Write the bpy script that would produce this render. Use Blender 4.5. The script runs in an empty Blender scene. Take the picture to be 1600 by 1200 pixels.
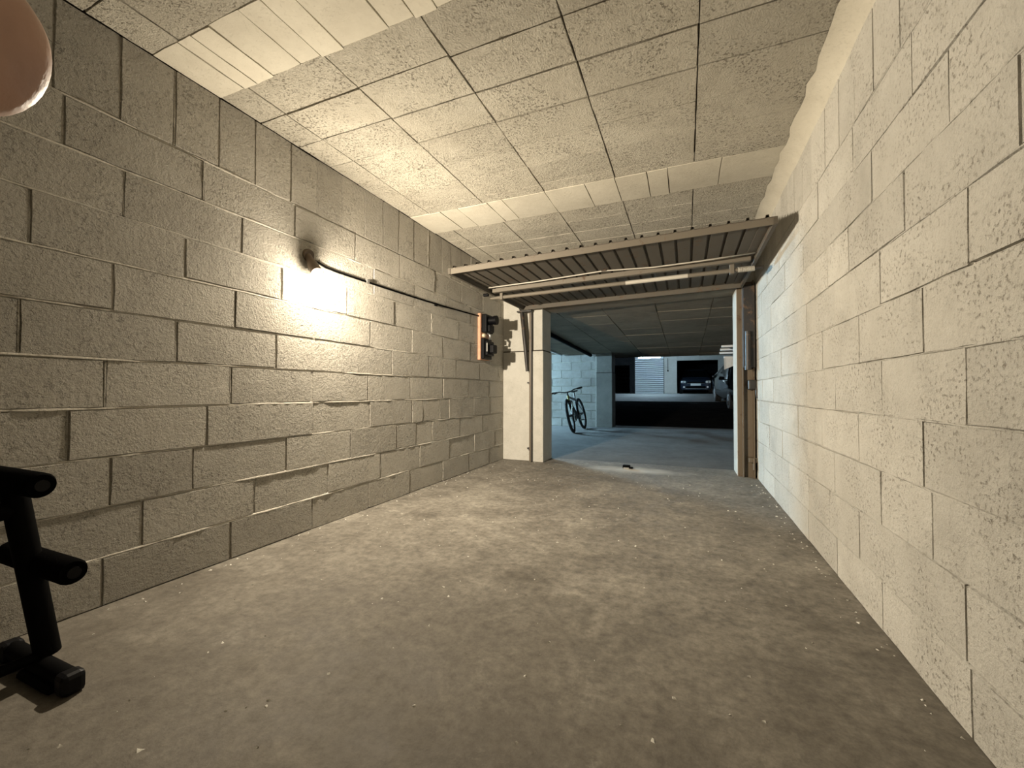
import bpy, bmesh, math, random
from mathutils import Vector, Matrix
random.seed(7)
S = bpy.context.scene
COL = S.collection

# ------------------------------------------------------------------ camera, world, exposure
F_PX = 650.0
cam_d = bpy.data.cameras.new('camera')
cam = bpy.data.objects.new('camera', cam_d); COL.objects.link(cam)
cam_d.sensor_fit = 'HORIZONTAL'; cam_d.sensor_width = 36.0
cam_d.lens = F_PX / 1600.0 * 36.0
cam_d.clip_start = 0.005; cam_d.clip_end = 200
CR = Vector((0.9225832, 0.38579674, 0.0010575))
CU = Vector((0.00599499, -0.01707689, 0.99983621))
CF = Vector((-0.38575161, 0.92242575, 0.0180677))
CH = 0.8657
M = Matrix((CR, CU, -CF)).transposed().to_4x4()
M.translation = Vector((0, 0, CH))
cam.matrix_world = M
S.camera = cam
w = bpy.data.worlds.new('world'); S.world = w
w.use_nodes = True
w.node_tree.nodes['Background'].inputs[0].default_value = (0.0, 0.0, 0.0, 1)
w.node_tree.nodes['Background'].inputs[1].default_value = 0.0
S.view_settings.view_transform = 'Standard'
S.view_settings.look = 'None'
S.view_settings.gamma = 1.0
S.view_settings.use_curve_mapping = False
S.view_settings.exposure = 0.95

XL, XR, H = -2.171, 0.652, 2.354       # garage: left wall face, right wall face, ceiling
Y0, Y1 = -1.40, 4.90                   # back wall, door return
BULB = Vector((-2.034, 1.856, 1.552))
BULB_POWER = 140.0
COLD_POWER = 3600.0
SHUTTER_LAMP = 650.0

# ------------------------------------------------------------------ helpers
def offset(parent):
    o = Vector((0, 0, 0))
    while parent is not None:
        o += parent.location; parent = parent.parent
    return o

class B:
    """collects shapes (world coordinates) into one mesh object"""
    def __init__(s): s.bm = bmesh.new()
    def poly(s, pts, faces):
        vs = [s.bm.verts.new(p) for p in pts]
        for f in faces:
            try: s.bm.faces.new([vs[i] for i in f])
            except ValueError: pass
        return s
    def box(s, lo, hi, bev=0.0, rot=None, seg=1):
        lo, hi = Vector(lo), Vector(hi); c = (lo + hi) / 2; d = hi - lo
        m = Matrix.Translation(c)
        if rot is not None: m = m @ rot.to_4x4()
        m = m @ Matrix.Diagonal((d.x, d.y, d.z, 1))
        r = bmesh.ops.create_cube(s.bm, size=1.0, matrix=m)
        if bev > 0:
            es = list({e for v in r['verts'] for e in v.link_edges})
            bmesh.ops.bevel(s.bm, geom=es, offset=bev, segments=seg, affect='EDGES', profile=0.5)
        return s
    def tube(s, pts, r, seg=10, cap=True, closed=False):
        pts = [Vector(p) for p in pts]; n = len(pts)
        rr = r if isinstance(r, (list, tuple)) else [r] * n
        rings = []; prev = None
        for i, p in enumerate(pts):
            if closed: t = pts[(i + 1) % n] - pts[i - 1]
            else: t = pts[min(i + 1, n - 1)] - pts[max(i - 1, 0)]
            t.normalize()
            if prev is None:
                a = Vector((0, 0, 1)) if abs(t.z) < 0.9 else Vector((1, 0, 0))
                u = t.cross(a).normalized()
            else:
                u = (prev - t * prev.dot(t)).normalized()
            prev = u; v = t.cross(u)
            rings.append([s.bm.verts.new(p + (u * math.cos(2 * math.pi * k / seg) + v * math.sin(2 * math.pi * k / seg)) * rr[i]) for k in range(seg)])
        m = n if closed else n - 1
        for i in range(m):
            A, C = rings[i], rings[(i + 1) % n]
            for k in range(seg):
                s.bm.faces.new((A[k], A[(k + 1) % seg], C[(k + 1) % seg], C[k]))
        if cap and not closed:
            s.bm.faces.new(rings[0][::-1]); s.bm.faces.new(rings[-1])
        return s
    def sphere(s, c, r, u=16, v=10, scale=(1, 1, 1)):
        bmesh.ops.create_uvsphere(s.bm, u_segments=u, v_segments=v, radius=r,
            matrix=Matrix.Translation(Vector(c)) @ Matrix.Diagonal((*scale, 1)))
        return s
    def build(s, name, mat, parent=None, smooth=False, angle=None):
        off = offset(parent)
        bmesh.ops.recalc_face_normals(s.bm, faces=s.bm.faces[:])
        me = bpy.data.meshes.new(name)
        if off.length: bmesh.ops.translate(s.bm, verts=s.bm.verts[:], vec=-off)
        s.bm.to_mesh(me); s.bm.free()
        if smooth or angle:
            for p in me.polygons: p.use_smooth = True
            if angle: me.set_sharp_from_angle(angle=math.radians(angle))
        me.materials.append(mat)
        o = bpy.data.objects.new(name, me); COL.objects.link(o)
        o.parent = parent
        return o

def empty(name, loc, label, cat, group=None):
    o = bpy.data.objects.new(name, None); COL.objects.link(o)
    o.location = loc; o.empty_display_size = 0.1
    o['label'] = label; o['category'] = cat
    if group: o['group'] = group
    return o
def tag(o, label, cat, group=None):
    o['label'] = label; o['category'] = cat
    if group: o['group'] = group
    return o
def struct(o, label=None, cat=None):
    o['kind'] = 'structure'
    if label: o['label'] = label
    if cat: o['category'] = cat
    return o

# ------------------------------------------------------------------ materials
def nt(name):
    m = bpy.data.materials.new(name); m.use_nodes = True
    n = m.node_tree; n.nodes.clear()
    out = n.nodes.new('ShaderNodeOutputMaterial')
    return m, n, out
def N(n, t, **kw):
    x = n.nodes.new(t)
    for k, v in kw.items(): setattr(x, k, v)
    return x
def L(n, a, b): n.links.new(a, b)
def noise(n, co, scale, detail=4, rough=0.55, dist=0.0):
    x = N(n, 'ShaderNodeTexNoise'); x.inputs['Scale'].default_value = scale
    x.inputs['Detail'].default_value = detail; x.inputs['Roughness'].default_value = rough
    x.inputs['Distortion'].default_value = dist
    L(n, co, x.inputs['Vector']); return x.outputs['Fac']
def ramp(n, fac, stops):
    x = N(n, 'ShaderNodeValToRGB'); e = x.color_ramp.elements
    while len(e) < len(stops): e.new(0.5)
    for i, (p, c) in enumerate(stops):
        e[i].position = p; e[i].color = (c, c, c, 1) if isinstance(c, (int, float)) else (*c, 1)
    L(n, fac, x.inputs['Fac']); return x.outputs['Color']
def mixc(n, fac, a, b, mode='MIX'):
    x = N(n, 'ShaderNodeMix', data_type='RGBA', blend_type=mode)
    for i, v in ((0, fac), (6, a), (7, b)):
        if isinstance(v, (int, float)): x.inputs[i].default_value = v
        elif isinstance(v, tuple): x.inputs[i].default_value = (*v, 1)
        else: L(n, v, x.inputs[i])
    return x.outputs[2]
def math_(n, op, a, b=0.0):
    x = N(n, 'ShaderNodeMath', operation=op)
    for i, v in enumerate((a, b)):
        if isinstance(v, (int, float)): x.inputs[i].default_value = v
        else: L(n, v, x.inputs[i])
    return x.outputs[0]
def coords(n):
    return N(n, 'ShaderNodeTexCoord').outputs['Object']

def plain(name, col, rough=0.5, metal=0.0, var=0.0, vscale=20.0, bump=0.0, spec=0.5):
    m, n, out = nt(name)
    p = N(n, 'ShaderNodeBsdfPrincipled')
    p.inputs['Roughness'].default_value = rough; p.inputs['Metallic'].default_value = metal
    p.inputs['Specular IOR Level'].default_value = spec
    co = coords(n)
    f = noise(n, co, vscale, 5)
    a = tuple(c * (1 - var) for c in col); b = tuple(min(1, c * (1 + var)) for c in col)
    L(n, ramp(n, f, [(0.3, a), (0.7, b)]), p.inputs['Base Color'])
    if bump:
        bp = N(n, 'ShaderNodeBump'); bp.inputs['Strength'].default_value = 1.0
        bp.inputs['Distance'].default_value = bump
        L(n, f, bp.inputs['Height']); L(n, bp.outputs[0], p.inputs['Normal'])
    L(n, p.outputs[0], out.inputs[0]); return m

def masonry(name, lo, hi, grain=130.0, depth=0.004, pits=0.35, pit_col=(0.16, 0.14, 0.11), tone=0.10, coarse=0.004, pit_scale=70.0, stain=0.25, pit_at=0.56, spec=0.15, pit_w=0.08):
    """painted or bare rough concrete: cloudy tone, aggregate grain, small dark pits"""
    m, n, out = nt(name)
    p = N(n, 'ShaderNodeBsdfPrincipled'); p.inputs['Roughness'].default_value = 0.9
    p.inputs['Specular IOR Level'].default_value = spec
    co = coords(n)
    big = noise(n, co, 1.7, 5, 0.6, 0.4)
    mid = noise(n, co, 11.0, 5, 0.65)
    f = math_(n, 'ADD', math_(n, 'MULTIPLY', big, 0.6), math_(n, 'MULTIPLY', mid, 0.4))
    c = ramp(n, f, [(0.36, lo), (0.64, hi)])
    inf = N(n, 'ShaderNodeObjectInfo').outputs['Random']
    k = math_(n, 'ADD', math_(n, 'MULTIPLY', inf, 2 * tone), 1.0 - tone)
    kk = N(n, 'ShaderNodeCombineXYZ')
    for i in range(3): L(n, k, kk.inputs[i])
    c = mixc(n, 1.0, c, kk.outputs[0], 'MULTIPLY')
    # pits of the aggregate
    g = noise(n, co, pit_scale, 4, 0.65)
    pm = ramp(n, g, [(pit_at, 0.0), (pit_at + pit_w, 1.0)])
    patch = ramp(n, noise(n, co, 5.0, 3), [(0.38, 0.2), (0.60, 1.0)])
    pm = mixc(n, 1.0, pm, patch, 'MULTIPLY')
    c = mixc(n, math_(n, 'MULTIPLY', pm, pits), c, pit_col)
    # damp brownish stains
    st = ramp(n, noise(n, co, 2.6, 6, 0.7, 0.8), [(0.55, 0.0), (0.75, 1.0)])
    c = mixc(n, math_(n, 'MULTIPLY', st, stain), c, tuple(v * 0.62 for v in lo))
    L(n, c, p.inputs['Base Color'])
    h1 = noise(n, co, grain, 5, 0.72)
    h2 = noise(n, co, grain * 0.42, 3, 0.6)
    hh = math_(n, 'ADD', math_(n, 'MULTIPLY', h1, depth), math_(n, 'MULTIPLY', h2, coarse))
    hh = math_(n, 'SUBTRACT', hh, math_(n, 'MULTIPLY', pm, depth * 0.4))
    bp = N(n, 'ShaderNodeBump'); bp.inputs['Strength'].default_value = 1.0
    bp.inputs['Distance'].default_value = 1.0
    L(n, hh, bp.inputs['Height']); L(n, bp.outputs[0], p.inputs['Normal'])
    L(n, p.outputs[0], out.inputs[0]); return m

def floor_material():
    m, n, out = nt('worn_concrete_floor')
    p = N(n, 'ShaderNodeBsdfPrincipled'); p.inputs['Specular IOR Level'].default_value = 0.3
    co = coords(n)
    big = noise(n, co, 1.1, 6, 0.62, 0.6)
    mid = noise(n, co, 5.0, 6, 0.65, 0.5)
    f = math_(n, 'ADD', math_(n, 'MULTIPLY', big, 0.55), math_(n, 'MULTIPLY', mid, 0.45))
    c = ramp(n, f, [(0.35, (0.100, 0.089, 0.073)), (0.5, (0.165, 0.150, 0.125)), (0.64, (0.245, 0.226, 0.190))])
    # scuffed pale patches
    sc = ramp(n, noise(n, co, 3.3, 8, 0.72, 1.2), [(0.57, 0.0), (0.70, 1.0)])
    grit = ramp(n, noise(n, co, 38.0, 5, 0.75), [(0.42, 0.0), (0.60, 1.0)])
    c = mixc(n, math_(n, 'MULTIPLY', mixc(n, 1.0, sc, grit, 'MULTIPLY'), 0.65), c, (0.36, 0.34, 0.29))
    # streaky fine grain
    fg = ramp(n, noise(n, co, 24.0, 7, 0.78), [(0.33, 0.58), (0.67, 1.40)])
    c = mixc(n, 1.0, c, fg, 'MULTIPLY')
    # dark oily blotches
    dk = ramp(n, noise(n, co, 1.9, 5, 0.6, 1.0), [(0.60, 0.0), (0.75, 1.0)])
    c = mixc(n, math_(n, 'MULTIPLY', dk, 0.55), c, (0.065, 0.058, 0.048))
    # worn pale cement round the latch in the middle of the threshold
    sep = N(n, 'ShaderNodeSeparateXYZ'); L(n, co, sep.inputs[0])
    ex = math_(n, 'MULTIPLY', math_(n, 'ADD', sep.outputs[0], 0.52), 1.35)
    ey = math_(n, 'MULTIPLY', math_(n, 'SUBTRACT', sep.outputs[1], 4.76), 4.4)
    rr = math_(n, 'SQRT', math_(n, 'ADD', math_(n, 'MULTIPLY', ex, ex), math_(n, 'MULTIPLY', ey, ey)))
    rr = math_(n, 'ADD', rr, math_(n, 'MULTIPLY', noise(n, co, 6.0, 7, 0.75), 1.1))
    wm = ramp(n, math_(n, 'MULTIPLY', rr, 0.5), [(0.30, 1.0), (0.72, 0.0)])
    c = mixc(n, math_(n, 'MULTIPLY', wm, 0.8), c, (0.52, 0.49, 0.43))
    # browner and darker towards the inner end of the floor
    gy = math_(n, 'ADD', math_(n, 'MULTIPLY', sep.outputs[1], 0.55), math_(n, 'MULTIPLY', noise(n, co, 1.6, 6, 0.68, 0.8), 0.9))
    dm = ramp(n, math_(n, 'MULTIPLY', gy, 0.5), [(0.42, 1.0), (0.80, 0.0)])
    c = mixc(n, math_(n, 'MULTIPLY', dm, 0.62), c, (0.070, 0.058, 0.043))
    # pin-prick flecks
    sp = ramp(n, noise(n, co, 120.0, 2, 0.5), [(0.73, 0.0), (0.76, 1.0)])
    c = mixc(n, math_(n, 'MULTIPLY', sp, 0.6), c, (0.06, 0.055, 0.045))
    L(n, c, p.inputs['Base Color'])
    L(n, ramp(n, mid, [(0.3, 0.62), (0.7, 0.85)]), p.inputs['Roughness'])
    hh = math_(n, 'ADD', math_(n, 'MULTIPLY', noise(n, co, 60.0, 5, 0.7), 0.0016), math_(n, 'MULTIPLY', mid, 0.006))
    bp = N(n, 'ShaderNodeBump'); bp.inputs['Distance'].default_value = 1.0
    L(n, hh, bp.inputs['Height']); L(n, bp.outputs[0], p.inputs['Normal'])
    L(n, p.outputs[0], out.inputs[0]); return m

def rusty(name, paint, amount=0.45, rough=0.55):
    m, n, out = nt(name)
    p = N(n, 'ShaderNodeBsdfPrincipled'); p.inputs['Roughness'].default_value = rough
    co = coords(n)
    f = noise(n, co, 9.0, 7, 0.7, 0.4)
    r = ramp(n, f, [(0.62 - amount * 0.3, 0.0), (0.70 - amount * 0.3, 1.0)])
    c = mixc(n, r, paint, ramp(n, noise(n, co, 45.0, 4), [(0.3, (0.045, 0.026, 0.014)), (0.7, (0.13, 0.080, 0.045))]))
    L(n, c, p.inputs['Base Color'])
    bp = N(n, 'ShaderNodeBump'); bp.inputs['Distance'].default_value = 0.0015
    L(n, f, bp.inputs['Height']); L(n, bp.outputs[0], p.inputs['Normal'])
    L(n, p.outputs[0], out.inputs[0]); return m

def emit(name, col, power, clear=0.0):
    m, n, out = nt(name)
    e = N(n, 'ShaderNodeEmission'); e.inputs[0].default_value = (*col, 1); e.inputs[1].default_value = power
    if clear:
        t = N(n, 'ShaderNodeBsdfTransparent'); x = N(n, 'ShaderNodeMixShader')
        x.inputs[0].default_value = 1 - clear
        L(n, t.outputs[0], x.inputs[1]); L(n, e.outputs[0], x.inputs[2]); L(n, x.outputs[0], out.inputs[0])
    else: L(n, e.outputs[0], out.inputs[0])
    return m

MAT = dict(
    block_l=masonry('rough_concrete_block', (0.50, 0.465, 0.40), (0.60, 0.565, 0.495), grain=120, depth=0.018, coarse=0.020, pits=0.45, pit_scale=85),
    block_r=masonry('pale_concrete_block', (0.47, 0.45, 0.40), (0.57, 0.55, 0.495), grain=120, depth=0.007, coarse=0.005, pits=0.80, pit_scale=72, pit_at=0.535, pit_w=0.15, pit_col=(0.17, 0.145, 0.11), tone=0.07, stain=0.4),
    mortar=masonry('grey_mortar', (0.50, 0.465, 0.40), (0.62, 0.585, 0.515), grain=120, depth=0.004, pits=0.3),
    tile=masonry('wood_wool_ceiling_slab', (0.52, 0.48, 0.395), (0.65, 0.61, 0.515), grain=130, depth=0.016, coarse=0.010, pits=0.70, pit_scale=80, tone=0.07, pit_at=0.55, pit_col=(0.17, 0.14, 0.10)),
    cast=masonry('smooth_cast_concrete', (0.50, 0.465, 0.385), (0.60, 0.565, 0.475), grain=60, depth=0.0012, coarse=0.001, pits=0.12, tone=0.05, stain=0.12),
    soffit=plain('dark_joint_filler', (0.05, 0.043, 0.034), 0.95, var=0.4),
    render=masonry('pale_render', (0.40, 0.385, 0.345), (0.49, 0.475, 0.43), grain=70, depth=0.0025, coarse=0.003, pits=0.25, tone=0.03, stain=0.15),
    greycast=masonry('grey_concrete', (0.34, 0.33, 0.30), (0.45, 0.44, 0.40), grain=70, depth=0.003, coarse=0.003, pits=0.3, tone=0.05),
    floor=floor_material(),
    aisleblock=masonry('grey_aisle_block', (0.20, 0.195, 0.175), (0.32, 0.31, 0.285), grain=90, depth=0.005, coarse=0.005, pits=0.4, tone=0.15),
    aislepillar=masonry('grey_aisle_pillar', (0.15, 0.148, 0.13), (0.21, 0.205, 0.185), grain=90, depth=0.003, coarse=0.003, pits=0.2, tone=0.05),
    aislefloor=masonry('dimmed_aisle_floor', (0.085, 0.084, 0.080), (0.135, 0.133, 0.128), grain=60, depth=0.003, pits=0.3, stain=0.35),  # darker than the garage floor: the aisle's dimmer light put into the colour
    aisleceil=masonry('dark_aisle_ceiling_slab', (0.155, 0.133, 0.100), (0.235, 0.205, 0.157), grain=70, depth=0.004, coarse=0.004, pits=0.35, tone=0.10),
    shade_dark=masonry('ramp_and_garage_shade', (0.008, 0.008, 0.009), (0.015, 0.0155, 0.016), grain=120, depth=0.003, pits=0.2, spec=0.0),  # near-black tone paints the shadow over the ramp and far garages
    black=plain('matt_black', (0.002, 0.002, 0.002), 0.75, var=0.2, spec=0.05),
    foam=plain('black_foam', (0.002, 0.002, 0.002), 0.95, var=0.2, vscale=200, bump=0.001, spec=0.02),
    blackplastic=plain('black_plastic', (0.003, 0.003, 0.004), 0.45, var=0.15, spec=0.15),
    doorpaint=rusty('beige_painted_steel', (0.145, 0.125, 0.097), 0.12, 0.7),
    doorsheet=rusty('brown_grey_sheet_steel', (0.085, 0.073, 0.056), 0.15, 0.75),
    palebar=rusty('pale_flaking_paint_steel', (0.46, 0.43, 0.37), 0.05),
    darksteel=rusty('dark_greased_steel', (0.022, 0.019, 0.017), 0.2, 0.5),
    rust=rusty('rusty_steel', (0.115, 0.088, 0.058), 0.25),
    steel=plain('dull_steel', (0.38, 0.37, 0.35), 0.4, 0.8, var=0.15),
    wood=plain('pinkish_wood_board', (0.50, 0.27, 0.17), 0.7, var=0.15, vscale=30),
    copper=plain('copper_terminal', (0.75, 0.62, 0.45), 0.4, 0.3, var=0.1),
    bakelite=plain('brown_lamp_holder', (0.10, 0.07, 0.045), 0.5, var=0.15),
    white=plain('white_painted_metal', (0.72, 0.74, 0.76), 0.5, var=0.05),
    tyre=plain('tyre_rubber', (0.012, 0.012, 0.012), 0.85, var=0.2),
    bikeframe=plain('black_bike_paint', (0.012, 0.012, 0.014), 0.3, var=0.1),
    bikeaccent=plain('silver_fork', (0.55, 0.56, 0.52), 0.3, 0.6, var=0.1),
    gold=plain('yellow_green_stripe', (0.35, 0.30, 0.06), 0.4, var=0.1),
    carpaint=plain('dark_blue_car_paint', (0.02, 0.03, 0.05), 0.25, 0.2, var=0.05),
    carpaint2=plain('dark_grey_car_paint', (0.003, 0.004, 0.005), 0.10, 0.0, var=0.05, spec=0.10),
    glass=plain('dark_car_glass', (0.002, 0.003, 0.003), 0.25, var=0.0, spec=0.1),
    lens=plain('clear_headlamp_lens', (0.75, 0.78, 0.80), 0.12, 0.3, var=0.05),
    chrome=plain('bright_trim', (0.6, 0.62, 0.65), 0.25, 0.8, var=0.05),
    plate=plain('white_number_plate', (0.62, 0.63, 0.62), 0.5, var=0.03),
    skin=plain('skin', (0.46, 0.27, 0.19), 0.5, var=0.10, vscale=120, bump=0.0006),
    nail=plain('fingernail', (0.70, 0.55, 0.46), 0.3, var=0.05),
    vinyl=plain('black_vinyl_pad', (0.014, 0.014, 0.015), 0.45, var=0.2),
    bulb=emit('lit_bulb_glass', (1.0, 0.90, 0.72), 30.0, clear=0.5),
    tube=emit('lit_fluorescent_tube', (0.72, 0.88, 1.0), 14.0),
    debris=masonry('plaster_crumbs', (0.45, 0.43, 0.38), (0.75, 0.73, 0.66), grain=200, depth=0.001, tone=0.2),
    threshold=masonry('pale_cement_patch', (0.40, 0.38, 0.33), (0.56, 0.54, 0.48), grain=90, depth=0.002, pits=0.2),
)

# ------------------------------------------------------------------ masonry pieces
def jit(a): return random.uniform(-a, a)
def slab_piece(name, mat, parent, P, U, V, Nn, su, sv, gap, depth, jut=0.0, bev=0.003, ju=0.002, nu=5, nv=2):
    """one block: ragged front outline on plane (P origin corner, U/V directions, Nn outward), sides falling back"""
    U, V, Nn, P = Vector(U), Vector(V), Vector(Nn), Vector(P)
    ring = []
    for i in range(nu): ring.append((i / nu, 0))
    for i in range(nv): ring.append((1, i / nv))
    for i in range(nu): ring.append((1 - i / nu, 1))
    for i in range(nv): ring.append((0, 1 - i / nv))
    g = gap / 2
    front, back = [], []
    t1, t2 = jit(0.0012), jit(0.0012)
    for (a, b) in ring:
        x = g + a * (su - 2 * g); y = g + b * (sv - 2 * g)
        ix = x + (bev if a == 0 else -bev if a == 1 else 0) + jit(ju)
        iy = y + (bev if b == 0 else -bev if b == 1 else 0) + jit(ju)
        front.append(P + U * ix + V * iy + Nn * (jut + t1 * (a - 0.5) + t2 * (b - 0.5)))
        back.append(P + U * x + V * y - Nn * depth)
    k = len(ring)
    faces = [tuple(range(k))] + [(i, (i + 1) % k, k + (i + 1) % k, k + i) for i in range(k)]
    return B().poly(front + back, faces).build(name, mat, parent)

def bead(name, mat, parent, P, U, V, Nn, length, z_half=0.006, out=0.004, step=0.035, seed=0, dens=0.6):
    """ragged line of squeezed-out mortar along a bed joint"""
    rnd = random.Random(seed)
    U, V, Nn, P = Vector(U), Vector(V), Vector(Nn), Vector(P)
    n = int(length / step); pts = []; faces = []
    cur = 0.5; wob = 0
    for i in range(n + 1):
        cur = min(1, max(0, cur + rnd.uniform(-0.35, 0.35)))
        wob = 0.8 * wob + rnd.uniform(-0.0009, 0.0009)
        o = -0.006 + (out + 0.006) * (cur if cur > 1 - dens else 0.35 * cur) + rnd.uniform(-0.0008, 0.0008)
        h = z_half * (0.7 + 0.6 * cur)
        c = P + U * (i * length / n) + V * wob
        pts += [c - V * h - Nn * 0.010, c - V * h * 0.35 + Nn * o, c + V * h * 0.35 + Nn * o * 0.8, c + V * h - Nn * 0.010]
        if i:
            q = (i - 1) * 4
            for k in range(3): faces.append((q + k, q + k + 1, q + 5 + k, q + 4 + k))
    return B().poly(pts, faces).build(name, mat, parent, angle=40)

def fill_joints(l, lo, hi, step=0.5):
    l = sorted(l)
    while l[0] - step > lo + 0.03: l.insert(0, l[0] - step)
    if l[0] > lo + 0.05: l.insert(0, lo)
    else: l[0] = lo
    while l[-1] + step < hi - 0.03: l.append(l[-1] + step)
    if l[-1] < hi - 0.04: l.append(hi)
    else: l[-1] = hi
    out = [l[0]]
    for v in l[1:]:
        d = v - out[-1]
        k = max(1, round(d / step))
        b = out[-1]
        for i in range(1, k): out.append(b + d * i / k)
        out.append(v)
    return out

# ------------------------------------------------------------------ garage shell
# floor of the garage and of the aisle in front of it
fl = B()
nx, ny = 46, 60
fx0, fx1, fy0, fy1 = XL - 0.2, XR + 0.2, Y0 - 0.2, 5.21
fl.poly([(fx0, fy0, 0), (fx1, fy0, 0), (fx1, fy1, 0), (fx0, fy1, 0), (fx0, fy0, -0.15), (fx1, fy0, -0.15), (fx1, fy1, -0.15), (fx0, fy1, -0.15)],
        [(0, 1, 2, 3), (4, 7, 6, 5), (0, 4, 5, 1), (1, 5, 6, 2), (2, 6, 7, 3), (3, 7, 4, 0)])
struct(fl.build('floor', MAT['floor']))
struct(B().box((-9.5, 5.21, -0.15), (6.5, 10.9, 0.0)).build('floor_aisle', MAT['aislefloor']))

wl = struct(B().box((XL - 0.20, Y0 - 0.2, 0), (XL - 0.010, 5.22, H)).build('wall_left', MAT['mortar']))
LZ = [0.0, .195, .395, .595, .795, .995, 1.195, 1.395, 1.595, 1.795, 1.995, H]
LJ = [[0.92, 1.43, 1.94, 2.44, 2.94, 3.46, 3.98], [1.05, 1.56, 2.06, 2.57, 3.08, 3.58, 4.11, 4.63],
      [0.94, 1.25, 1.75, 2.26, 2.76, 3.03, 3.28, 3.79, 4.31], [0.81, 1.31, 1.94, 2.45, 2.97, 3.12, 3.4, 3.57, 3.83, 4.09, 4.5],
      [0.92, 1.42, 1.93, 2.43, 2.94, 3.46, 3.97], [0.68, 1.17, 1.68, 2.18, 2.7, 3.21, 3.7, 4.23],
      [0.94, 1.44, 1.94, 2.45, 2.96, 3.45, 4.01], [0.7, 1.2, 1.71, 2.22, 2.72, 3.26, 3.76],
      [0.97, 1.47, 1.98, 2.48, 2.99, 3.51], [0.78, 1.28, 1.79, 2.29, 2.79, 3.3, 3.81],
      [0.75, 0.95, 1.15, 1.35, 1.54, 1.76, 1.96, 2.17, 2.38, 2.58, 2.77, 2.98, 3.2, 3.43, 3.6, 3.8, 4.01]]
for k in range(11):
    ys = fill_joints(LJ[k], Y0, Y1 + 0.02, 0.2 if k == 10 else 0.5)
    for i in range(len(ys) - 1):
        g = random.choice([0.003, 0.004, 0.006, 0.009, 0.012])
        slab_piece('concrete_block', MAT['block_l'], wl, (XL, ys[i], LZ[k]), (0, 1, 0), (0, 0, 1), (1, 0, 0),
                   ys[i + 1] - ys[i], LZ[k + 1] - LZ[k], g, 0.012, jit(0.0025), 0.003, 0.0022,
                   2 if k == 10 else 5, 3 if k == 10 else 2)
        if i and random.random() < 0.55:
            bead('mortar_joint', MAT['block_l'], wl, (XL, ys[i], LZ[k] + 0.006), (0, 0, 1), (0, 1, 0), (1, 0, 0), LZ[k + 1] - LZ[k] - 0.012, 0.006, random.uniform(-0.001, 0.003), seed=900 + 40 * k + i, dens=0.7)
for k in range(1, 11):
    bead('mortar_joint', MAT['mortar'], wl, (XL, Y0, LZ[k]), (0, 1, 0), (0, 0, 1), (1, 0, 0), Y1 - Y0, 0.0065,
         0.0034 if k < 6 else 0.0022, seed=k, dens=0.75 if k < 6 else 0.45)

wr = struct(B().box((XR + 0.010, Y0 - 0.2, 0), (XR + 0.20, 5.22, H)).build('wall_right', MAT['mortar']))
RZ = [0.0, .179, .380, .580, .780, .980, 1.181, 1.381, 1.581, 1.782, 1.982, H]
RJ = [[2.41, 1.92, 1.41], [2.89, 2.13, 1.43], [3.1, 2.43, 1.92, 1.58, 1.08], [3.62, 3.12, 2.62, 2.12, 1.62], [2.92, 2.41, 1.9, 1.41],
      [3.11, 2.6, 2.11, 1.61], [2.9, 2.4, 1.9, 1.39], [2.99, 2.5, 2.21, 1.71, 1.21], [2.96, 2.46, 1.96, 1.46], [2.65, 2.15, 1.65],
      [2.76, 2.52, 2.31, 2.12, 1.93, 1.72]]
for k in range(11):
    ys = fill_joints(RJ[k], Y0, Y1 + 0.02, 0.2 if k == 10 else 0.5)
    for i in range(len(ys) - 1):
        g = random.choice([0.001, 0.0015, 0.002, 0.003, 0.005, 0.008])
        slab_piece('concrete_block', MAT['block_r'], wr, (XR, ys[i + 1], RZ[k]), (0, -1, 0), (0, 0, 1), (-1, 0, 0),
                   ys[i + 1] - ys[i], RZ[k + 1] - RZ[k], g, 0.012, jit(0.0015), 0.0022, 0.0015,
                   2 if k == 10 else 5, 3 if k == 10 else 2)
for k in range(1, 11):
    bead('mortar_joint', MAT['block_r'], wr, (XR, Y0, RZ[k]), (0, 1, 0), (0, 0, 1), (-1, 0, 0), Y1 - Y0, 0.005, 0.0022, seed=40 + k, dens=0.85)

wb = struct(B().box((XL - 0.2, Y0 - 0.2, 0), (XR + 0.2, Y0 - 0.010, H)).build('wall_back', MAT['mortar']))
for k in range(11):
    xs = fill_joints([XL + 0.25 * (k % 2) + 0.3], XL, XR, 0.5)
    for i in range(len(xs) - 1):
        slab_piece('concrete_block', MAT['block_l'], wb, (xs[i + 1], Y0, LZ[k]), (-1, 0, 0), (0, 0, 1), (0, 1, 0),
                   xs[i + 1] - xs[i], LZ[k + 1] - LZ[k], 0.005, 0.012, jit(0.002))

# ceiling: wood-wool slabs between cast concrete ribs
ce = struct(B().box((XL - 0.2, Y0 - 0.2, H + 0.010), (XR + 0.2, 5.22, H + 0.2)).build('ceiling', MAT['soffit']))
CX = [XL, -1.975, -1.472, -0.962, -0.446, 0.058, 0.575]
def ceil_rows(rows, col_jit=0.006):
    for c in range(6):
        rr = [rows[0]] + [y + jit(col_jit) for y in rows[1:-1]] + [rows[-1]]
        for i in range(len(rr) - 1):
            g = random.choice([0.002, 0.003, 0.004, 0.006])
            slab_piece('ceiling_slab', MAT['tile'], ce, (CX[c], rr[i], H), (1, 0, 0), (0, 1, 0), (0, 0, -1),
                       CX[c + 1] - CX[c], rr[i + 1] - rr[i], g, 0.012, jit(0.0015), 0.0022, 0.002, 4, 3)
ceil_rows([Y0, -1.17, -0.92, -0.67, -0.42, -0.17, 0.08, 0.33, 0.58, 0.83, 1.06])
ceil_rows([1.345, 1.57, 1.815, 2.06, 2.31, 2.56, 2.81, 2.93])
ceil_rows([3.30, 3.55, 3.80, 4.05, 4.30, 4.55, 4.90])
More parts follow.
